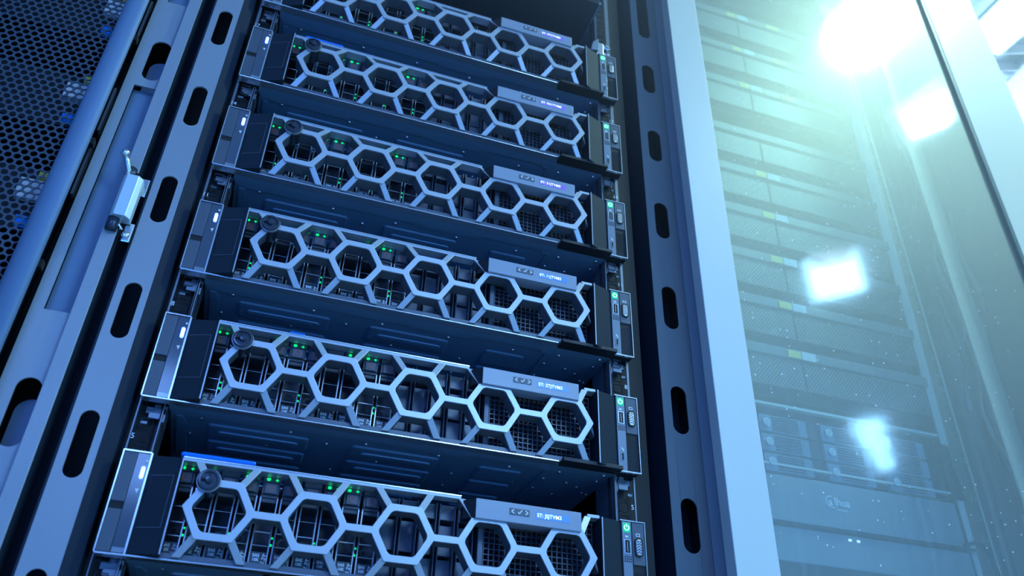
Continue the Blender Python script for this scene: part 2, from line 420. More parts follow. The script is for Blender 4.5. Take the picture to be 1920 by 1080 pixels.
# ------------------------------------------------------------------ the server, built once
def make_server():
    r = empty('rack_server', '', 'server')
    # chassis: bottom sheet with embossed ribs
    mb = MB()
    mb.box(-217, 217, 8, 700, 0, 1.2)
    mb.box(-217, -215.5, 8, 700, 1.2, 84).box(215.5, 217, 8, 700, 1.2, 84).box(-217, 217, 40, 700, 83, 84.4)
    mb.box(-217, 217, 150, 152, 1.2, 83)
    for yy in (54, 94, 134, 174, 214):
        mb.dome(-137, yy, 94, 30, 4, 0, 1.6, 2.6); mb.dome(-137, yy+1, 76, 9, 4.4, -1.3, 1.6, 1.6)
        mb.dome(-5, yy, 88, 30, 4, 0, 1.6, 2.6); mb.dome(-3, yy+1, 72, 9, 4.4, -1.3, 1.6, 1.6)
        mb.dome(104, yy+4, 46, 32, 4, 0, 1.6, 2.6)
    # stepped front flange
    for a, b, d in ((-212, -110, 27), (-104, -14, 23), (-8, 60, 26), (66, 146, 20)):
        mb.zprism([(a-6, 6), (b+6, 6), (b+6, 18), (b, d), (a, d), (a-6, 18)], -1.1, 0.2)
    mb.zprism([(-212, 30), (-206, 30), (-203, 44), (-203, 120), (-212, 120)], -1.2, .2)
    mb.zprism([(140, 22), (149, 22), (149, 120), (146, 120), (146, 26), (140, 25)], -1.0, .2)
    ch = mb.build('chassis', CHAS, r)
    mb = MB()
    for x, y in ((-164,69),(-128,71),(-109,31),(-37,32),(-19,73),(-200,70),(-73,46),(36,33),(110,33),(126,72),(162,27),(153,50),(180,53),(152,80),(208,19),(208,37),(207,74),(213,77),(-190,30),(60,74),(60,110),(-150,110),(-60,112),(20,110),(178,90),(195,60)):
        mb.add([(x + q*math.cos(i*math.pi/5), y + q*math.sin(i*math.pi/5), z) for q, z in ((1.9, -.1), (1.4, -1.3)) for i in range(10)],
               [tuple((i, (i+1) % 10, 10+(i+1) % 10, 10+i)) for i in range(10)] + [tuple(range(10, 20))])
    mb.build('rivet_pattern', LIP, ch, smooth=True)
    # bright lip below the bezel
    MB().box(-241, 151, -2, 8, -1.4, 0.2).build('front_lip', LIP, r, bevel=.4)
    MB().box(154, 219, -6, 10, -.8, 3.4).build('release_bar', DARK, r, bevel=.5)
    # honeycomb bezel
    s = 25.8; w = 6.1; zc = 40.2; yf = -14; D = 17; x0 = -.4
    mb = MB(); off = (w/2)/math.cos(math.radians(30)); hx = [x0 + (k-2)*77.5 for k in range(5)]
    def hexloop(cx, R, rr):
        o = []
        for i in range(6):
            a = math.radians(60*i); p = Vector((cx + R*math.cos(a), zc + R*math.sin(a)))
            for dd in (-1, 0, 1):
                if dd == 0: q = p - Vector((math.cos(a), math.sin(a)))*rr*.32
                else:
                    an = math.radians(60*(i+dd)); nb = Vector((cx + R*math.cos(an), zc + R*math.sin(an)))
                    q = p + (nb - p).normalized()*rr
                o.append((q.x, q.y))
        return o
    for k, cx in enumerate(hx):
        mb.ring(hexloop(cx, s-off, 2.6), hexloop(cx, s+off, .6), yf, yf+2)
        if k < 4: mb.box(cx + s + 1.7, cx + 77.5 - s - 1.7, yf+.04, yf+2, zc-w/2, zc+w/2)
    hc = mb.build('honeycomb', HEX, r, bevel=.3)
    mb = MB()
    for k, cx in enumerate(hx):
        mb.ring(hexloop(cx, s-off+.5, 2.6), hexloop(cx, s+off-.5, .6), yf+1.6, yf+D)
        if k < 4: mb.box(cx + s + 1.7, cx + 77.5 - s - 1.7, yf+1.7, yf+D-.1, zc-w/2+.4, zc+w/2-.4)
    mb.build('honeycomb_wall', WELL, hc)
    mb = MB(); mw = MB(); hw = w/2/math.sin(math.radians(60))
    def strut(xa, za, xb, zb, yb):
        a = [(xa-hw, yf+.06, za), (xa+hw, yf+.06, za), (xb+hw, yb, zb), (xb-hw, yb, zb)]
        so = MB().hexa(a, [(x, y+2, z) for x, y, z in a]).build('honeycomb_strut', HEX, r, bevel=.3)
        a2 = [(x + (.5 if i in (0, 3) else -.5), y+1.6, z) for i, (x, y, z) in enumerate(a)]
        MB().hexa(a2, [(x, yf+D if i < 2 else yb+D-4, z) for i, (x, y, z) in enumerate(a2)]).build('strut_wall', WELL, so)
    zt, zb = zc + 22.3, zc - 22.3
    for cx in hx:
        for sx in (-1, 1):
            if not (cx > 60 and sx < 0 and cx > 100) and not (60 < cx < 100 and sx > 0):
                strut(cx + sx*12.9, zt-1, cx + sx*24.2, 82, -5)
            strut(cx + sx*12.9, zb+1, cx + sx*25.4, 1.5, -3.5)
    MB().box(-193, 52, -5.5, 6, 81, 84.3).build('top_rail', HEX, r, bevel=.4); MB().box(178, 191, -5.5, 6, 81, 84.3).build('top_rail', HEX, r, bevel=.4)
    MB().box(-193, 52, -6.2, -5.2, 83.6, 84.6).build('top_rail_edge', LIP, r)
    MB().box(60, 170, -6, 4, 78.5, 82).build('display_support', BLANK, r); MB().box(-193, 192, -1, 8, .3, 5).build('bottom_rail', BLANK, r, bevel=.4)
    # sloped end caps
    def cap(xo, xi, sgn):
        a = [(xo, 1, 1), (xi, -10, .5), (xi, -10, 81.5), (xo, 1, 84)]
        b = [(xo, 14, 1), (xi, 14, 1), (xi, 14, 82), (xo, 14, 84)]
        o = MB().hexa(a, b).build('bezel_end_cap', CAP, r, bevel=.5)
        return o
    cl = cap(-218.3, -192.3, 1); cr = cap(216, 191, -1)
    def on_cap(x): return 1 + (x+218.3)/26.0*(-11)
    MB().hexa([(-216, on_cap(-216)-.5, 22), (-197, on_cap(-197)-.5, 22), (-197, on_cap(-197)-.5, 66), (-216, on_cap(-216)-.5, 66)],
              [(-216, 4, 22), (-197, 0, 22), (-197, 0, 66), (-216, 4, 66)]).build('label_recess', CAP, cl, bevel=.4)
    for xa, xb, za, zb_ in ((-197.3, -196.9, 22, 66), (-216, -197, 21.8, 22.2), (-216, -197, 65.8, 66.2)):
        MB().hexa([(xa, on_cap(xa)-.9, za), (xb, on_cap(xb)-.9, za), (xb, on_cap(xb)-.9, zb_), (xa, on_cap(xa)-.9, zb_)],
                  [(xa, on_cap(xa)+2, za), (xb, on_cap(xb)+2, za), (xb, on_cap(xb)+2, zb_), (xa, on_cap(xa)+2, zb_)]).build('recess_edge', POST, cl)
    MB().box(-193.2, -192, -11, -9.4, .8, 81.4).build('edge_trim', CAPE, cl)
    MB().box(-219.6, -218.1, -.6, 2, .3, 85).build('edge_trim', LIP, cl)
    MB().box(190.8, 191.8, -11, -9.8, .8, 81.4).build('edge_trim', CAPE, cr)
    MB().hexa([(183, -11, 40), (187.5, -6, 33), (187.5, -6, 29), (183, -9, 35)], [(183, 2, 40), (187.5, 2, 33), (187.5, 2, 29), (183, 2, 35)]).build('side_stub', WELL, r)
    # lock
    lk = MB().lathe(-168.6, 62.6, [(8.4, 4), (8.4, -16), (9.2, -17), (9.2, -19.2), (8.4, -20), (6.8, -20.2), (6.6, -18.6), (3.4, -18.6), (3.2, -21), (2.6, -21.6), (.4, -21.8)], 32).build('key_lock', LOCK, r, smooth=False, bevel=.25)
    MB().ring(stadium(-168.6, 62.6, 18.4, 18.4, r=9.2), stadium(-168.6, 62.6, 19.6, 19.6, r=9.8), -17.6, -15).build('lock_rim', CAPE, lk)
    MB().box(-169.4, -167.8, -21, -18, 65.2, 68.6).box(-174.5, -172.5, -21, -18, 61.6, 63.2).build('key_slot', VOID, lk)
    # lcd block
    lc = MB().box(63.2, 167, -17, 0, 62, 80.3).build('status_display', LCD, r, bevel=.4)
    MB().hexa([(54, -7, 62.5), (63.2, -16.4, 62.5), (63.2, -16.4, 80), (54, -7, 80)], [(54, 2, 62.5), (63.2, 2, 62.5), (63.2, 2, 80), (54, 2, 80)]).build('display_flank', DARK, lc)
    for k, ch_ in enumerate('<v>'):
        xb = 95.5 + k*6.7
        b = MB().box(xb, xb+6.1, -17.6, -16, 69.2, 75.4).build('menu_button', BTN, lc, bevel=.3)
        m2 = MB()
        if ch_ == '<': seg = [((4.2,5),(1.7,3.1)),((1.7,3.1),(4.2,1.2))]
        elif ch_ == '>': seg = [((1.9,5),(4.4,3.1)),((4.4,3.1),(1.9,1.2))]
        else: seg = [((1.2,3),(2.4,1.4)),((2.4,1.4),(5.2,5))]
        for (a, b1), (c, d) in seg:
            L = math.hypot(c-a, d-b1); nx, nz = -(d-b1)/L*.42, (c-a)/L*.42
            m2.prism([(xb+a+nx, 69.2+b1+nz), (xb+a-nx, 69.2+b1-nz), (xb+c-nx, 69.2+d-nz), (xb+c+nx, 69.2+d+nz)], -17.75, -17.5)
        m2.build('button_mark', WHITE, b)
    MB().box(121.5, 155, -17.25, -16.5, 68.5, 75).build('display_screen', SCR, lc)
    # left control ear
    MB().box(-241, -219.6, 0.4, 26, 0.3, 84.6).build('ear_frame', VOID, r)
    le = MB().box(-241, -230, -.6, 3, 41.5, 84).box(-241, -230, -.2, 3, .8, 35.5).box(-241, -230, 2, 4, 35, 42).build('control_ear', EAR, r, bevel=.5)
    MB().box(-241.4, -219, -1.2, 2, 84.4, 85.6).box(-241.8, -240.8, -1.2, 2, 0, 85.6).build('ear_trim', LIP, le)
    g = MB().box(-229.7, -219.6, -.4, 3, .8, 84).build('status_strip', GLOSS, le, bevel=.3)
    MB().prism(stadium(-222.6, 67.2, 3.4, 11, n=5), -1.5, -.3).build('status_led', LBL, g)
    MB().prism(stadium(-222.4, 67.2, 2.0, 8.8, n=5), -1.9, -1.4).build('led_core', LBLC, g)
    MB().lathe(-221.2, 77.4, [(1.1, 0), (1.1, -.9), (.2, -1)], 10).build('indicator_dot', WLB, g)
    MB().prism([(-224.6, 53), (-221.6, 53.6), (-222.6, 49.4)], -.9, -.3).build('indicator_mark', WLB, g)
    MB().box(-229, -220, -.8, -.2, .9, 5).build('strip_foot', GLOSSG, g)
    # right control ear
    MB().box(216, 241, 0.6, 26, 0.3, 84.6).build('ear_frame', VOID, r)
    re = MB().box(227.2, 240.4, -.6, 3, 42.6, 84).box(227.2, 240.4, .6, 3, 1, 37).box(227.2, 240.4, 2.4, 4, 36, 43).build('control_ear', EAR, r, bevel=.5)
    MB().box(214.6, 241.4, -1.2, 2, 84.2, 85.2).box(215, 241.4, -1.2, 2, -.8, .6).box(240.6, 241.4, -1.2, 2, 0, 85).build('ear_trim', LIP, re)
    g = MB().box(216.6, 226.4, -.6, 3, 1, 84).build('port_strip', GLOSSG, re, bevel=.3)
    b = MB().box(217.6, 225.2, -1.0, 0, 73.2, 82.4).build('power_button', PWR, g, bevel=.3)
    mb = MB(); nr = 14; a0 = math.radians(130); pts = [(a0 + i*math.radians(280)/nr) for i in range(nr+1)]
    mb2 = [(221.4 + 2.1*math.cos(a), 77.8 + 2.1*math.sin(a)) for a in pts]
    for (ax_, az_), (bx_, bz_) in zip(mb2, mb2[1:]):
        cx, cz = 221.4, 77.8
        f_ = 1.38
        mb.prism([(ax_, az_), (bx_, bz_), (cx + (bx_-cx)*f_, cz + (bz_-cz)*f_), (cx + (ax_-cx)*f_, cz + (az_-cz)*f_)], -1.25, -1)
    mb.box(221.0, 221.8, -1.25, -1, 78.4, 81.2)
    mb.build('power_icon', PWRW, b)
    u = MB().ring(rect(219, 223.8, 53.2, 65.2), rect(218, 224.8, 52.2, 66.2), -1.4, 0).build('usb_port', ZINC, g)
    MB().box(219, 223.8, -.7, -.55, 53.2, 65.2).build('port_cavity', VOID, u)
    MB().box(220.9, 222, -1.3, -.6, 54.4, 64).build('contact_tongue', POST, u)
    mb = MB()
    for i in range(4):
        for j in range(3): mb.box(217.9 + i*2.1, 219.2 + i*2.1, -.75, -.5, 44.6 + j*2.1, 45.9 + j*2.1)
    mb.build('vent_hole', VOID, g)
    MB().ring(stadium(221.6, 15.6, 2.4, 7.6, r=.6, n=2), stadium(221.6, 15.6, 4, 9.4, r=1, n=2), -1.2, 0).build('micro_usb_port', POST, g)
    MB().box(220.8, 222.4, -.75, -.55, 12, 19).build('port_cavity', VOID, g)
    MB().box(219.6, 222.8, -.8, -.55, 68.2, 69.8).build('usb_symbol', WHITE, g)
    MB().prism([(220.2, 25), (221.2, 25.6), (223.4, 22.4), (222.4, 21.8)], -.8, -.55).build('wrench_symbol', WHITE, g)
    v = MB().ring(stadium(233.4, 59.4, 6.4, 15.4, r=2.4, n=4), stadium(233.4, 59.4, 8.6, 18, r=3.4, n=4), -2.0, 0).build('vga_port', VOID, re)
    v2 = MB().prism(stadium(233.4, 59.4, 6.0, 15, r=2.2, n=4), -2.2, -.5).build('port_shell', ZINC, v, bevel=.3)
    mb = MB()
    for j in range(5):
        for i in range(3): mb.lathe(231.6 + i*1.8, 54.2 + j*2.6 + (.9 if i == 1 else 0), [(.62, -2.3), (.1, -2.3)], 8)
    mb.build('pin_hole', VOID, v2)
    MB().ring(rect(231.8, 235, 70.8, 72.6), rect(231.2, 235.6, 70.2, 73.2), -.8, -.55).build('display_symbol', WHITE, re)
    # drive carriers
    first = None
    ledpat = [1,1,0,3,2,1,0,3,3,1]
    lab = text_mesh('1.2T', 4.6, WHITE, rz=math.radians(78), align='LEFT', bold=.12)
    lab2 = text_mesh('SAS\n10K', 3.6, WHITE, rz=math.radians(0), align='LEFT', bold=.12)
    for i in range(10):
        cx = -188.7 + 17.9*i
        if first is None:
            mb = MB()
            mb.box(-7.9, -6.6, 9, 40, 5, 64).box(6.6, 7.9, 9, 40, 5, 64)
            mb.box(-6.6, 6.6, 20, 21.2, 36, 37).box(-6.6, 6.6, 20, 21.2, 24.6, 25.4).box(-6.6, 6.6, 16, 17.2, 48.4, 49)
            d = mb.build('drive_carrier', BAR, r, bevel=.2)
            MB().box(-7.6, 7.6, 34, 40, 5, 82).box(-7.7, 7.7, 10.5, 34, 64, 66.5).build('carrier_body', CARR, d)
            b = MB().box(-7.6, 7.6, 9, 34, 66.5, 77).box(-7.6, 7.6, 12, 34, 60, 65).box(-7.7, 7.7, 8.6, 34, 77, 82).build('button_block', CARR, d, bevel=.5)
            b2 = MB().box(-5.4, 5.4, 7.4, 10, 66.8, 76.2).build('release_button', BTN, b, bevel=.6)
            MB().ring(stadium(0, 71.4, 4.6, 4.6, r=2.3), stadium(0, 71.4, 6, 6, r=3), 7.0, 7.5).build('button_ring', RING, b)
            MB().prism([(4, 80.9), (4.5, 79.9), (5.6, 79.5), (4.5, 79.1), (4, 77.9), (3.5, 79.1), (2.4, 79.5), (3.5, 79.9)], 7.9, 8.6).build('activity_led', LGR, d)
            MB().ring(stadium(-3.4, 79.6, 2, 1.1, r=.5, n=2), stadium(-3.4, 79.6, 3.2, 2.3, r=1, n=3), 8, 8.6).build('status_led', LGR, d)
            c = MB().box(-6.4, 6.4, 10, 34, 5, 17).build('drive_label', CARR, d, bevel=.4)
            for me_, px, pz in ((lab, 4.0, 7.2), (lab2, -4.8, 12)):
                o = bpy.data.objects.new('label_print', me_); COL.objects.link(o); o.parent = c; o.location = (px*S, 9.7*S, pz*S)
            MB().ring([(3.0*math.cos(a*math.pi/3), 29 + 3.0*math.sin(a*math.pi/3)) for a in range(6)], [(4.2*math.cos(a*math.pi/3), 29 + 4.2*math.sin(a*math.pi/3)) for a in range(6)], 22, 23).build('vent_hexagon', CARR, d)
            first = d; d.location = Vector((cx, 0, 0))*S
            g1 = MB().prism(stadium(8.8, 30, 1.5, 1.5), 12, 13).prism(stadium(8.6, 24, 1.9, 1.9), 12, 13).build('reflected_led', LGR, d)
        else:
            d = copy_tree(first, r); d.location = Vector((cx, 0, 0))*S
            pat = ledpat[i]
            for c in kids(d):
                if c.name.startswith('activity_led') and pat == 0 or c.name.startswith('status_led') and not pat & 2 or c.name.startswith('reflected_led') and i % 2 == 1:
                    bpy.data.objects.remove(c)
    for i in range(5):
        cx = -9.7 + 17.9*i
        d = MB().box(-7.8, -6.8, 10, 40, 5, 80).box(6.8, 7.8, 10, 40, 5, 80).box(-6.6, 6.6, 18, 40, 34, 62).box(-6.6, 6.6, 16, 40, 8, 30).box(-7.8, 7.8, 14, 40, 66, 80).build('drive_blank', BLANK, r, bevel=.6) if i == 0 else copy_tree(bl, r)
        if i == 0: bl = d
        d.location = Vector((cx, 0, 0))*S
    MB().box(73.6, 78.6, 8, 40, 4, 82).build('bay_divider', BLANK, r, bevel=.4)
    mb = MB(); x = 79.4
    while x < 190: mb.box(x, x+.9, 10, 16, 5, 81); x += 5.2
    z = 7
    while z < 81: mb.box(79.4, 190, 10.6, 16, z, z+.9); z += 5.2
    mb.build('mesh_grille', MESH, r)
    MB().box(-193, 192, 41, 44, 2, 83).box(79, 192, 30, 33, 2, 83).build('bay_backing', VOID, r)
    for a, b, c, d in ((118, 150, 6, 22), (96, 100, 6, 30)):
        pass
    MB().box(100, 128, 20, 30, 6, 24).box(140, 172, 20, 30, 6, 14).build('fan_shroud', BLANK, r)
    return r
proto = make_server()
info = [  # screen text, place
    ('ST: JSJTVM3', 'rack server at the bottom of the rack, nearest the camera, screen reads ST: JSJTVM3'),
    ('ST: 2TJTVM3', 'second rack server from the bottom, its small screen reads ST: 2TJTVM3'),
    ('ST: 11JTVM3', 'third rack server from the bottom, its small screen reads ST: 11JTVM3'),
    ('ST: 51JTVM3', 'fourth rack server from the bottom, violet screen reads ST: 51JTVM3'),
    ('ST: 9X1TVM3', 'fifth rack server from the bottom, blue tab on top beside its lock'),
    ('ST: 9Y2TVM3', 'topmost rack server, its left end cut off by the top of the picture')]
servers = []
for k, (st, lb) in enumerate(info):
    s_ = proto if k == 0 else copy_tree(proto)
    s_.location = (0, 0, k*PT*S); s_['label'] = lb; s_['group'] = 'honeycomb-fronted servers in the rack'
    servers.append(s_)
allk = {}
for c in bpy.data.objects:
    if c.parent: allk.setdefault(c.parent.name, []).append(c)
for k, s_ in enumerate(servers):
    disp = [c for c in allk[s_.name] if c.name.startswith('status_display')][0]
    text('screen_text', info[k][0], 4.9, TXT, 122.3, -17.45, 71.8, disp, bold=.02)
    if k >= 3:
        for c in allk[disp.name]:
            if c.name.startswith('display_screen'): c.data = c.data.copy(); c.data.materials[0] = SCRP
    if k in (0, 4):
        MB().box(-196 + 4*k, -134 + k*0, -7, 2, 84.8, 88.6 - k*.35).build('pull_tab', TAB, s_, bevel=1.8)
    if k == 1: MB().box(-128, -114, -7, 0, 84.4, 86).build('pull_tab', TAB, s_, bevel=.8)

# slide rails beside each chassis
def slide_rail(side, k):
    sx = 1 if side > 0 else -1
    z = k*PT
    mb = MB()
    def bx(a, b, y0, y1, z0, z1):
        a, b = sx*a, sx*b; mb.box(min(a, b), max(a, b), y0, y1, z+z0, z+z1)
    bx(217.5, 221, 16, 690, 4, 44); bx(221, 229, 26, 60, 6, 40); bx(219, 236, 15, 19, -9, -3)
    bx(222, 233, 14, 17, -14, -8); bx(219, 222, 15, 40, -16, 0); bx(224, 230, 16, 46, -6, 2); bx(232, 238, 14.5, 16, -20, -17)
    o = mb.build('slide_rail', POST, None, bevel=.6)
    nm = ['bottom', 'second lowest', 'third lowest', 'fourth lowest', 'fifth lowest', 'topmost'][k]
    tag(o, '%s metal slide rail on the %s side, under the %s server' % ('steel', 'right' if sx > 0 else 'left', nm) if k else 'steel slide rail on the %s side of the bottom server' % ('right' if sx > 0 else 'left'), 'rail', 'slide rails that carry the servers')
    return o
for k in range(6):
    slide_rail(1, k); slide_rail(-1, k)

# dark chassis above the top server with its bracket and nuts
sh = empty('rack_enclosure', 'dark flat-bottomed enclosure above the topmost server, cut off by the picture top', 'equipment', (0, 0, 858))
Q(MB().box(-214, 214, -14, 700, 858, 900).build('enclosure_body', RACKD, sh, bevel=.6), sh)
Q(MB().box(213.6, 216.5, -14, 700, 857, 862).build('edge_strip', CHAS, sh), sh)
br = empty('rail_bracket', 'pale folded steel bracket with two cage nuts above the right end of the topmost server', 'bracket', (220, 8, 5*PT+88))
bz = 5*PT
Q(MB().hexa([(203, -2, bz+88), (214, -6, bz+88), (214, -6, bz+112), (206, -2, bz+106)], [(203, 2, bz+88), (214, 8, bz+88), (214, 8, bz+112), (206, 2, bz+106)]).box(214, 226, 4, 9, bz+88, bz+116).build('bracket_plate', ZINC, br, bevel=1), br)
for zz in (96, 114):
    Q(MB().lathe(233, bz+zz, [(6, 11), (6, 7), (4.4, 5.4), (4.2, 8), (2.4, 8), (2.4, 5), (.4, 4.6)], 20).build('cage_nut', ZINC, br), br)

# ------------------------------------------------------------------ neighbour rack with glass door
nx0, nx1 = 337, 1030
nb = empty('server_rack', 'neighbouring server rack on the right behind the dusty glass door', 'server rack', (680, 0, FZ))
def N_(o): return Q(o, nb)
NY = 160
N_(MB().box(345, 352, -2, 900, RZ0, RZ1).build('side_panel', RACKD, nb))
N_(MB().box(1040, 1047, -2, 900, RZ0, RZ1).build('side_panel', RACK, nb))
N_(MB().box(352, 1040, 880, 886, RZ0, RZ1).build('rear_panel', RACKD, nb))
N_(MB().box(345, 1047, 0, 900, RZ1, RZ1+40).build('rack_top', RACK, nb))
N_(MB().box(345, 1047, 0, 900, RZ0, RZ0+60).build('plinth', RACKD, nb))
N_(MB().box(352, 385, 40, 200, RZ0+60, RZ1).build('mounting_post', RACKD, nb))
mb = MB(); holed(mb, rect(824, 866, RZ0+60, RZ1), [rect(854, 861, z, z+7) for z in range(-190, 1440, 29)], 2, lambda u, v, q: (u, NY + 2*q, v))
N_(mb.build('mounting_post', RACKL, nb))
N_(MB().box(866, 930, NY+30, NY+34, RZ0+60, RZ1).build('cable_channel', RACKM, nb))
N_(MB().box(925, 962, NY-20, NY-16, RZ0+60, RZ1).build('cable_cover', RACKL, nb, bevel=2))
N_(MB().box(962, 1040, NY+60, NY+64, RZ0+60, RZ1).build('cable_channel', RACK, nb))
# glass door (one part with frame, pane, gasket as sub-parts)
gd = MB()
gd.box(327.6, 377.7, -20, -2, RZ0+60, RZ1-10)
d_ = N_(gd.build('glass_door', RACKL, nb, bevel=1.0))
MB().box(890.5, 1020, -20, -2, RZ0+60, RZ1-10).build('door_frame', RACKL, d_, bevel=1.5).matrix_parent_inverse = Matrix()
for z0_, z1_ in ((RZ0+60, RZ0+130), (RZ1-80, RZ1-10)):
    MB().box(377.7, 890.5, -20, -2, z0_, z1_).build('door_frame', RACKL, d_, bevel=1.5)
MB().box(377, 891, -13, -9, RZ0+128, RZ1-78).build('glass_pane', GLASS, d_)
MB().box(884.5, 890.6, -19, -14, RZ0+130, RZ1-80).build('gasket', mat('gasket_rubber', (.03, .10, .11), .4), d_)
MB().box(377.6, 378.4, -19, -14, RZ0+130, RZ1-80).build('gasket', CAPE, d_)

# perforated-front servers behind the glass
def nb_server():
    e = empty('perforated_server', '', 'server', (0, 0, 0))
    MB().box(392, 812, NY+6, NY+640, -66, 14).build('chassis', RACKD, e)
    MB().box(375, 824, NY-6, NY+6, -1, 15).build('front_strip', STRIPM, e, bevel=.8)
    MB().box(380, 818, NY-2, NY+6, -50, -3).build('mesh_front', PFRONT, e, bevel=.6)
    MB().box(598, 600, NY-3.2, NY+2, -50, -3).build('mesh_seam', RACKD, e)
    yl = MB().box(574, 596, NY-7, NY-5.8, .5, 12.5).build('yellow_label', YEL, e)
    MB().box(598, 622, NY-6.8, NY-5.8, 0, 13.5).build('white_label', WLB, e)
    return e
np_ = nb_server()
words = ['lowest perforated server behind the glass, bright yellow label on its strip', 'second lowest perforated server behind the glass door',
         'third lowest perforated server behind the glass, wide pale label', 'fourth lowest perforated server behind the glass', 'fifth lowest perforated server behind the glass',
         'perforated server behind the glass without any label on its strip', 'fourth highest perforated server behind the glass, in the pale glare', 'third highest perforated server behind the glass, two pale labels', 'second highest perforated server behind the glass, in the glare', 'highest perforated server behind the glass, cut by the picture top']
zs = [420, 505.5, 592, 682, 772, 866, 990, 1090, 1192, 1290]
txts = []
for k, z in enumerate(zs):
    e = np_ if k == 0 else copy_tree(np_)
    e.location = (0, 0, z*S); e['label'] = words[k]; e['group'] = 'perforated servers behind the glass door'
    if k == 5:
        for c in kids(e):
            if 'label' in c.name: bpy.data.objects.remove(c)
    if k >= 6:
        MB().box(664, 694, NY-7, NY-5.8, .5, 12.5).build('yellow_label', YEL, e)
# storage array with round knobs
ar = empty('storage_array', 'storage array with round-knobbed drive bays below the perforated servers behind the glass', 'storage', (600, NY, 250))
Q(MB().box(390, 812, NY+4, NY+500, 250, 338).build('array_chassis', RACKD, ar), ar)
Q(MB().box(376, 818, NY-4, NY+4, 336, 340).box(376, 818, NY-4, NY+4, 247, 250).build('array_rim', RACKL, ar), ar)
Q(MB().hexa([(812, NY-8, 292), (832, NY-4, 292), (838, NY-4, 243), (812, NY-8, 240)], [(812, NY+20, 292), (832, NY+20, 292), (838, NY+20, 243), (812, NY+20, 240)]).box(806, 828, NY-8, NY+10, 292, 322).build('array_bracket', VOID, ar, bevel=1), ar)
for c in range(5):
    for rr in range(3):
        x = 419 + c*100.2 - 10; z = 279.5 + (rr-1)*28.6 - 13.8 + 14
        if x > 790: continue
        b = Q(MB().box(x, x+76, NY-2, NY+6, z-12.5, z+12.5).build('drive_bay', SMOOTH, ar, bevel=.6), ar)
        def B_(o, nm=None): return o
        MB().lathe(x+10, z+0, [(5.6, NY-3), (5.6, NY-5.5), (3.4, NY-6), (3.2, NY-4.6), (1.8, NY-4.6), (1.6, NY-6), (.3, NY-6)], 20).build('bay_knob', WLB, b, smooth=False)
        mb = MB()
        for q in range(6): mb.box(x+20, x+62, NY-2.8, NY-1.8, z-10 + q*3.7, z-8.4 + q*3.7)
        mb.build('vent_slot', VOID, b)
        MB().box(x+78, x+94, NY+1, NY+4, z-12, z+12).build('bay_latch', VOID if c == 0 else RACKD, b)
# branded recorder
dv = empty('video_recorder', 'grey recorder with the white alhua logo under the storage array, behind the glass', 'recorder', (600, NY, 150))
Q(MB().box(385, 818, NY, NY+420, 172, 236).build('recorder_body', RACK, dv, bevel=1.5), dv)
Q(text('logo_lettering', 'a', 15, WHITE, 600, NY-.8, 207.5, dv, bold=.38), dv)
Q(text('logo_lettering', 'lhua', 15, WHITE, 609.5, NY-.8, 209, dv, bold=.38), dv)
mb = MB(); pts = [math.radians(70 + i*14) for i in range(18)]
for a, b in zip(pts, pts[1:]):
    mb.prism([(604 + r_*math.cos(t_), 208 + r_*math.sin(t_)) for r_, t_ in ((8.6, a), (8.6, b), (7.2, b), (7.2, a))], NY-1.2, NY-.6)
Q(mb.build('logo_arc', WHITE, dv), dv)
Q(MB().box(612, 628, NY-1, NY-.4, 197.5, 199).build('logo_tagline', WLB, dv), dv)
d2 = empty('network_unit', 'flat grey unit with two tiny white lamps just below the recorder, behind the glass', 'network unit', (600, NY, 120))
Q(MB().box(385, 820, NY, NY+420, 121, 166).build('unit_body', RACK, d2, bevel=1.5), d2)
for xx in (621, 634): Q(MB().box(xx, xx+4, NY-1.5, NY, 158, 160.5).build('status_lamp', TXT, d2), d2)
tag(MB().box(372, 826, NY-6, NY+400, 168, 171).build('equipment_shelf', RACKD), 'thin dark shelf between the recorder and the flat unit, behind the glass', 'shelf')
tag(MB().box(372, 826, NY+20, NY+400, 20, 60).build('cable_manager', SMOOTH, None, bevel=1), 'blue-lit flat cable manager near the bottom edge, behind the glass', 'cable manager')
tag(MB().tube([(805, NY-8, 172), (818, NY-14, 176), (830, NY-16, 172), (838, NY-16, 160), (842, NY-16, 140), (846, NY-14, 110), (850, NY-14, 60), (850, NY-12, 10)], 2.6, 10).build('power_cable', CABLE, None, smooth=True),
    'black cable drooping over the pale post at lower right, behind the glass', 'cable')
tag(MB().box(500, 540, NY-10, NY+10, 62, 84).build('red_plug', mat('plug_red', (.5, .03, .05), .4), None, bevel=2), 'small red plug near the bottom edge behind the glass', 'plug')
# cable bundles right of the cover, seen through the glass
for i in range(26):
    x = 968 + (i*37 % 66); y = NY + 20 + (i*13 % 36); z0_ = -200 + i*58
    pts = [(x + 14*math.sin(q*1.3 + i), y + 6*math.cos(q + i), z0_ + q*45 + 10*math.sin(i)) for q in range(6)]
    cc = [RACKL, WLB, CAPE][i % 3]
    o = MB().tube(pts, 3.2 + (i % 3)*.7, 8).build('patch_cable', cc, None, smooth=True)
    tag(o, 'pale patch cable in the tangle right of the glass door cover strip', 'cable', 'patch cables in the tangle at the right of the glass')

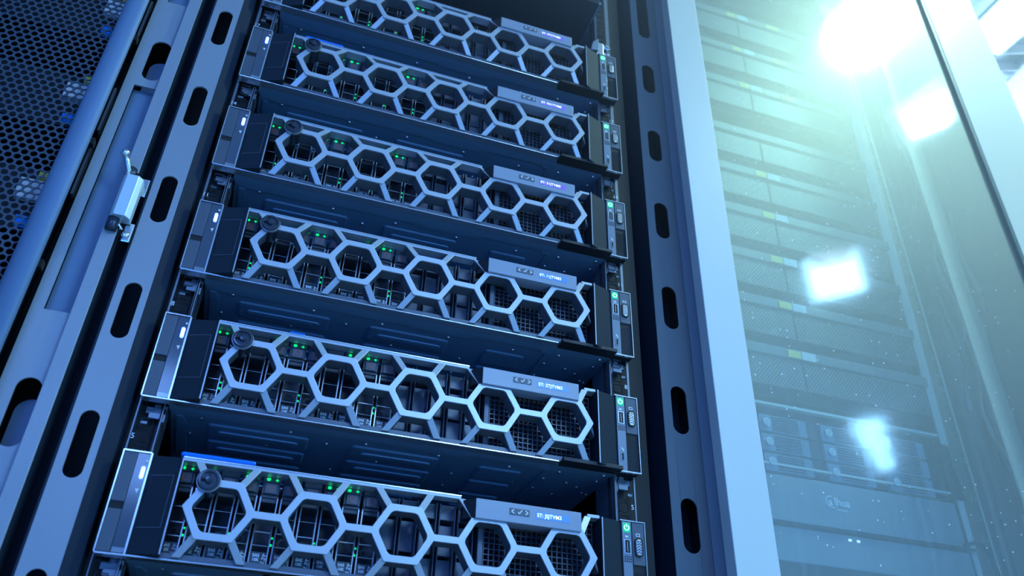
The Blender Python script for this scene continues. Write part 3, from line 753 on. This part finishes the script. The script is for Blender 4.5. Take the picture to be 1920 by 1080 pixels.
# ------------------------------------------------------------------ left neighbour with perforated door
lf = empty('server_rack', 'neighbouring rack at the left edge behind the perforated honeycomb door', 'server rack', (-700, 0, FZ))
def E_(o): return Q(o, lf)
mb = MB(); p_ = 8.0; rh = 3.15; R6 = p_/math.sqrt(3)
nxh = int(330/p_); nzh = int(1230/(p_*.866))
for j in range(nzh):
    for i in range(nxh):
        cx = -376 - i*p_ - (p_/2 if j % 2 else 0); cz = -150 + j*p_*.8660254
        o12 = []; i12 = []
        for q in range(12):
            a = math.radians(30*q + 30)
            R_ = R6 if q % 2 == 0 else R6*math.cos(math.radians(30))
            o12.append((cx + R_*math.cos(a), -26, cz + R_*math.sin(a))); i12.append((cx + rh*math.cos(a), -26, cz + rh*math.sin(a)))
        mb.add(o12 + i12, [(q, (q+1) % 12, 12+(q+1) % 12, 12+q) for q in range(12)])
o = mb.build('perforated_door', PERF, lf, recalc=False); E_(o)
sm = o.modifiers.new('solid', 'SOLIDIFY'); sm.thickness = .0012; sm.offset = 0
pdr = o
mb = MB()
prof = [(-374, -24), (-372, -28), (-367, -31), (-361, -32.5), (-356, -32.5), (-352.5, -31.5), (-351, -29), (-351, -27), (-357, -10), (-374, -10)]
mb.zprism(prof, RZ0+40, RZ1)
E_(mb.build('door_edge', SMOOTH, lf, smooth=True))
mb = MB()
for z in (80, 235, 385, 540, 700, 850): E_(MB().box(-355, -351, -16, -8, z, z+8).build('hinge_pin', VOID, lf))
E_(MB().box(-720, -700, -30, -10, RZ0+40, RZ1).build('door_frame', SMOOTH, lf))
E_(MB().box(-720, -362, 6, 700, RZ1-10, RZ1).box(-720, -712, 6, 700, RZ0, RZ1).box(-720, -362, 690, 700, RZ0, RZ1).box(-370, -362, 6, 700, RZ0, RZ1).build('cabinet_shell', VOID, lf))
E_(MB().box(-720, -362, 6, 700, RZ0, RZ0+60).build('plinth', RACKD, lf))
for k, z in enumerate((187, 324, 461, 598)):
    nm = ['lowest', 'second lowest', 'second highest', 'highest'][k]
    e = empty('mounted_unit', 'dark unit with white and yellow tags behind the perforated door, %s of the four' % nm, 'equipment', (-540, 30, z), 'units behind the perforated door')
    Q(MB().box(-700, -372, 20, 400, z-34, z+40).build('unit_body', DARK, e), e)
    Q(MB().box(-410 + 2*k, -388 + 2*k, 12, 20, z+0, z+24).build('white_tag', WHITE, e, bevel=1), e)
    Q(MB().box(-396 + 2*k, -387 + 2*k, 11, 20, z+26, z+35).build('yellow_tag', YEL, e, bevel=1), e)
    Q(MB().box(-398, -388, 12, 20, z-30, z-20).build('blue_tag', TAB, e, bevel=1), e)

# ------------------------------------------------------------------ ceiling lamps
def luminaire(x, y, sx, sy, rz, lab, m=LAMP):
    e = empty('ceiling_light', lab, 'light', (x, y, CZ), 'ceiling lamps over the aisle')
    e.rotation_euler.z = math.radians(rz)
    if sx == sy:
        ci = lambda r: [(r*math.cos(a*math.pi/20), r*math.sin(a*math.pi/20)) for a in range(40)]
        for o in (MB().zprism(ci(sx/2+12), -40, -1).build('lamp_housing', CEIL), MB().zprism(ci(sx/2), -44, -39.5).build('lamp_diffuser', m)): o.parent = e
        return e
    for o in (MB().box(-sx/2-15, sx/2+15, -sy/2-15, sy/2+15, -40, -1).build('lamp_housing', CEIL, None, bevel=2),
              MB().box(-sx/2, sx/2, -sy/2, sy/2, -44, -39.5).build('lamp_diffuser', m, None)): o.parent = e
    return e
luminaire(1600, -700, 260, 260, 0, 'added round ceiling lamp whose greenish glare imitates a lens flare at the top of the glass door')  # fixture of the added flare lamp
luminaire(2057, -967, 145, 215, -15, 'ceiling lamp mirrored as the white quad high in the glass door')
luminaire(2405, -1998, 160, 240, 40, 'ceiling lamp mirrored as the small white quad in the middle of the glass')
t = empty('wall_lamp', 'upright wall lamp mirrored as the white block over the storage array', 'light', (3785, -3600, 2190))
Q(MB().box(3680, 3890, -3600, -3575, 1980, 2400).build('lamp_housing', CEIL, t, bevel=2), t)
# bright strip with a louvred fitting beside it, seen directly at the top right
t = empty('ceiling_light', 'bright ceiling strip light with a louvred half at the top right corner', 'light', (2130, 200, CZ))
Q(MB().box(1990, 2265, -500, 740, CZ-10, CZ-1).build('lamp_housing', CEIL, t), t)
Q(MB().box(2001, 2124, -480, 640, CZ-62, CZ-9.5).build('lamp_diffuser', LAMPG, t), t)
Q(MB().box(2132, 2140, -490, 730, CZ-60, CZ-9).box(2247, 2256, -490, 730, CZ-60, CZ-9).build('louvre_rail', ZINC, t), t)
for i in range(14):
    y = 715 - i*86
    Q(MB().hexa([(2140, y, CZ-60), (2247, y-40, CZ-60), (2247, y-36, CZ-60), (2140, y+4, CZ-60)], [(2140, y, CZ-12), (2247, y-40, CZ-12), (2247, y-36, CZ-12), (2140, y+4, CZ-12)]).build('louvre_blade', CEIL, t), t)

for k, (xa, ya, xb, yb, wd) in enumerate(((2100, -2770, 3500, -1353, 62), (2500, -2608, 3600, -1460, 70))):
    L = math.hypot(xb-xa, yb-ya); ux, uy = (xb-xa)/L, (yb-ya)/L; nx, ny = -uy*wd/2, ux*wd/2
    e = empty('cable_tray', ['narrow dark overhead cable tray mirrored as the upper dark band in the glass door', 'wider dark overhead cable tray mirrored as the lower dark band in the glass door'][k], 'cable tray', (xa, ya, 2190), 'overhead cable trays')
    Q(MB().zprism([(xa+nx, ya+ny), (xb+nx, yb+ny), (xb-nx, yb-ny), (xa-nx, ya-ny)], 2190, 2200).build('tray_floor', RACKM, e), e)
    for q in (.2, .5, .8):
        x, y = xa + q*(xb-xa), ya + q*(yb-ya)
        Q(MB().box(x-4, x+4, y-4, y+4, 2200, CZ).build('hanger_rod', ZINC, e), e)

# ------------------------------------------------------------------ thin haze added for the flare veil, thicker up and to the right
hm = bpy.data.materials.new('haze'); hm.use_nodes = True; nt = hm.node_tree; nt.nodes.clear()
ho = nt.nodes.new('ShaderNodeOutputMaterial'); vs = nt.nodes.new('ShaderNodeVolumeScatter'); vs.inputs['Color'].default_value = (.95, 1, .97, 1)
vs.inputs['Anisotropy'].default_value = 0.0
tc = nt.nodes.new('ShaderNodeTexCoord'); sx_ = nt.nodes.new('ShaderNodeSeparateXYZ'); nt.links.new(tc.outputs['Object'], sx_.inputs[0])
m1 = nt.nodes.new('ShaderNodeMath'); m1.operation = 'MULTIPLY_ADD'; m1.inputs[1].default_value = .8
nt.links.new(sx_.outputs['X'], m1.inputs[0]); nt.links.new(sx_.outputs['Z'], m1.inputs[2])
mr = nt.nodes.new('ShaderNodeMapRange'); mr.interpolation_type = 'SMOOTHSTEP'
mr.inputs['From Min'].default_value = .32; mr.inputs['From Max'].default_value = 1.4; mr.inputs['To Max'].default_value = .85
nt.links.new(m1.outputs[0], mr.inputs['Value']); nt.links.new(mr.outputs[0], vs.inputs['Density']); nt.links.new(vs.outputs[0], ho.inputs['Volume'])
hz = MB().box(-1500, 1900, -900, -45, FZ+10, 1750).build('haze', hm)
hz['kind'] = 'stuff'; hz['label'] = 'thin pale haze added in front of the racks to lift the darks at the upper right'; hz['category'] = 'haze'
cy.volume_step_rate = 2.0; cy.volume_max_steps = 64; cy.volume_bounces = 0
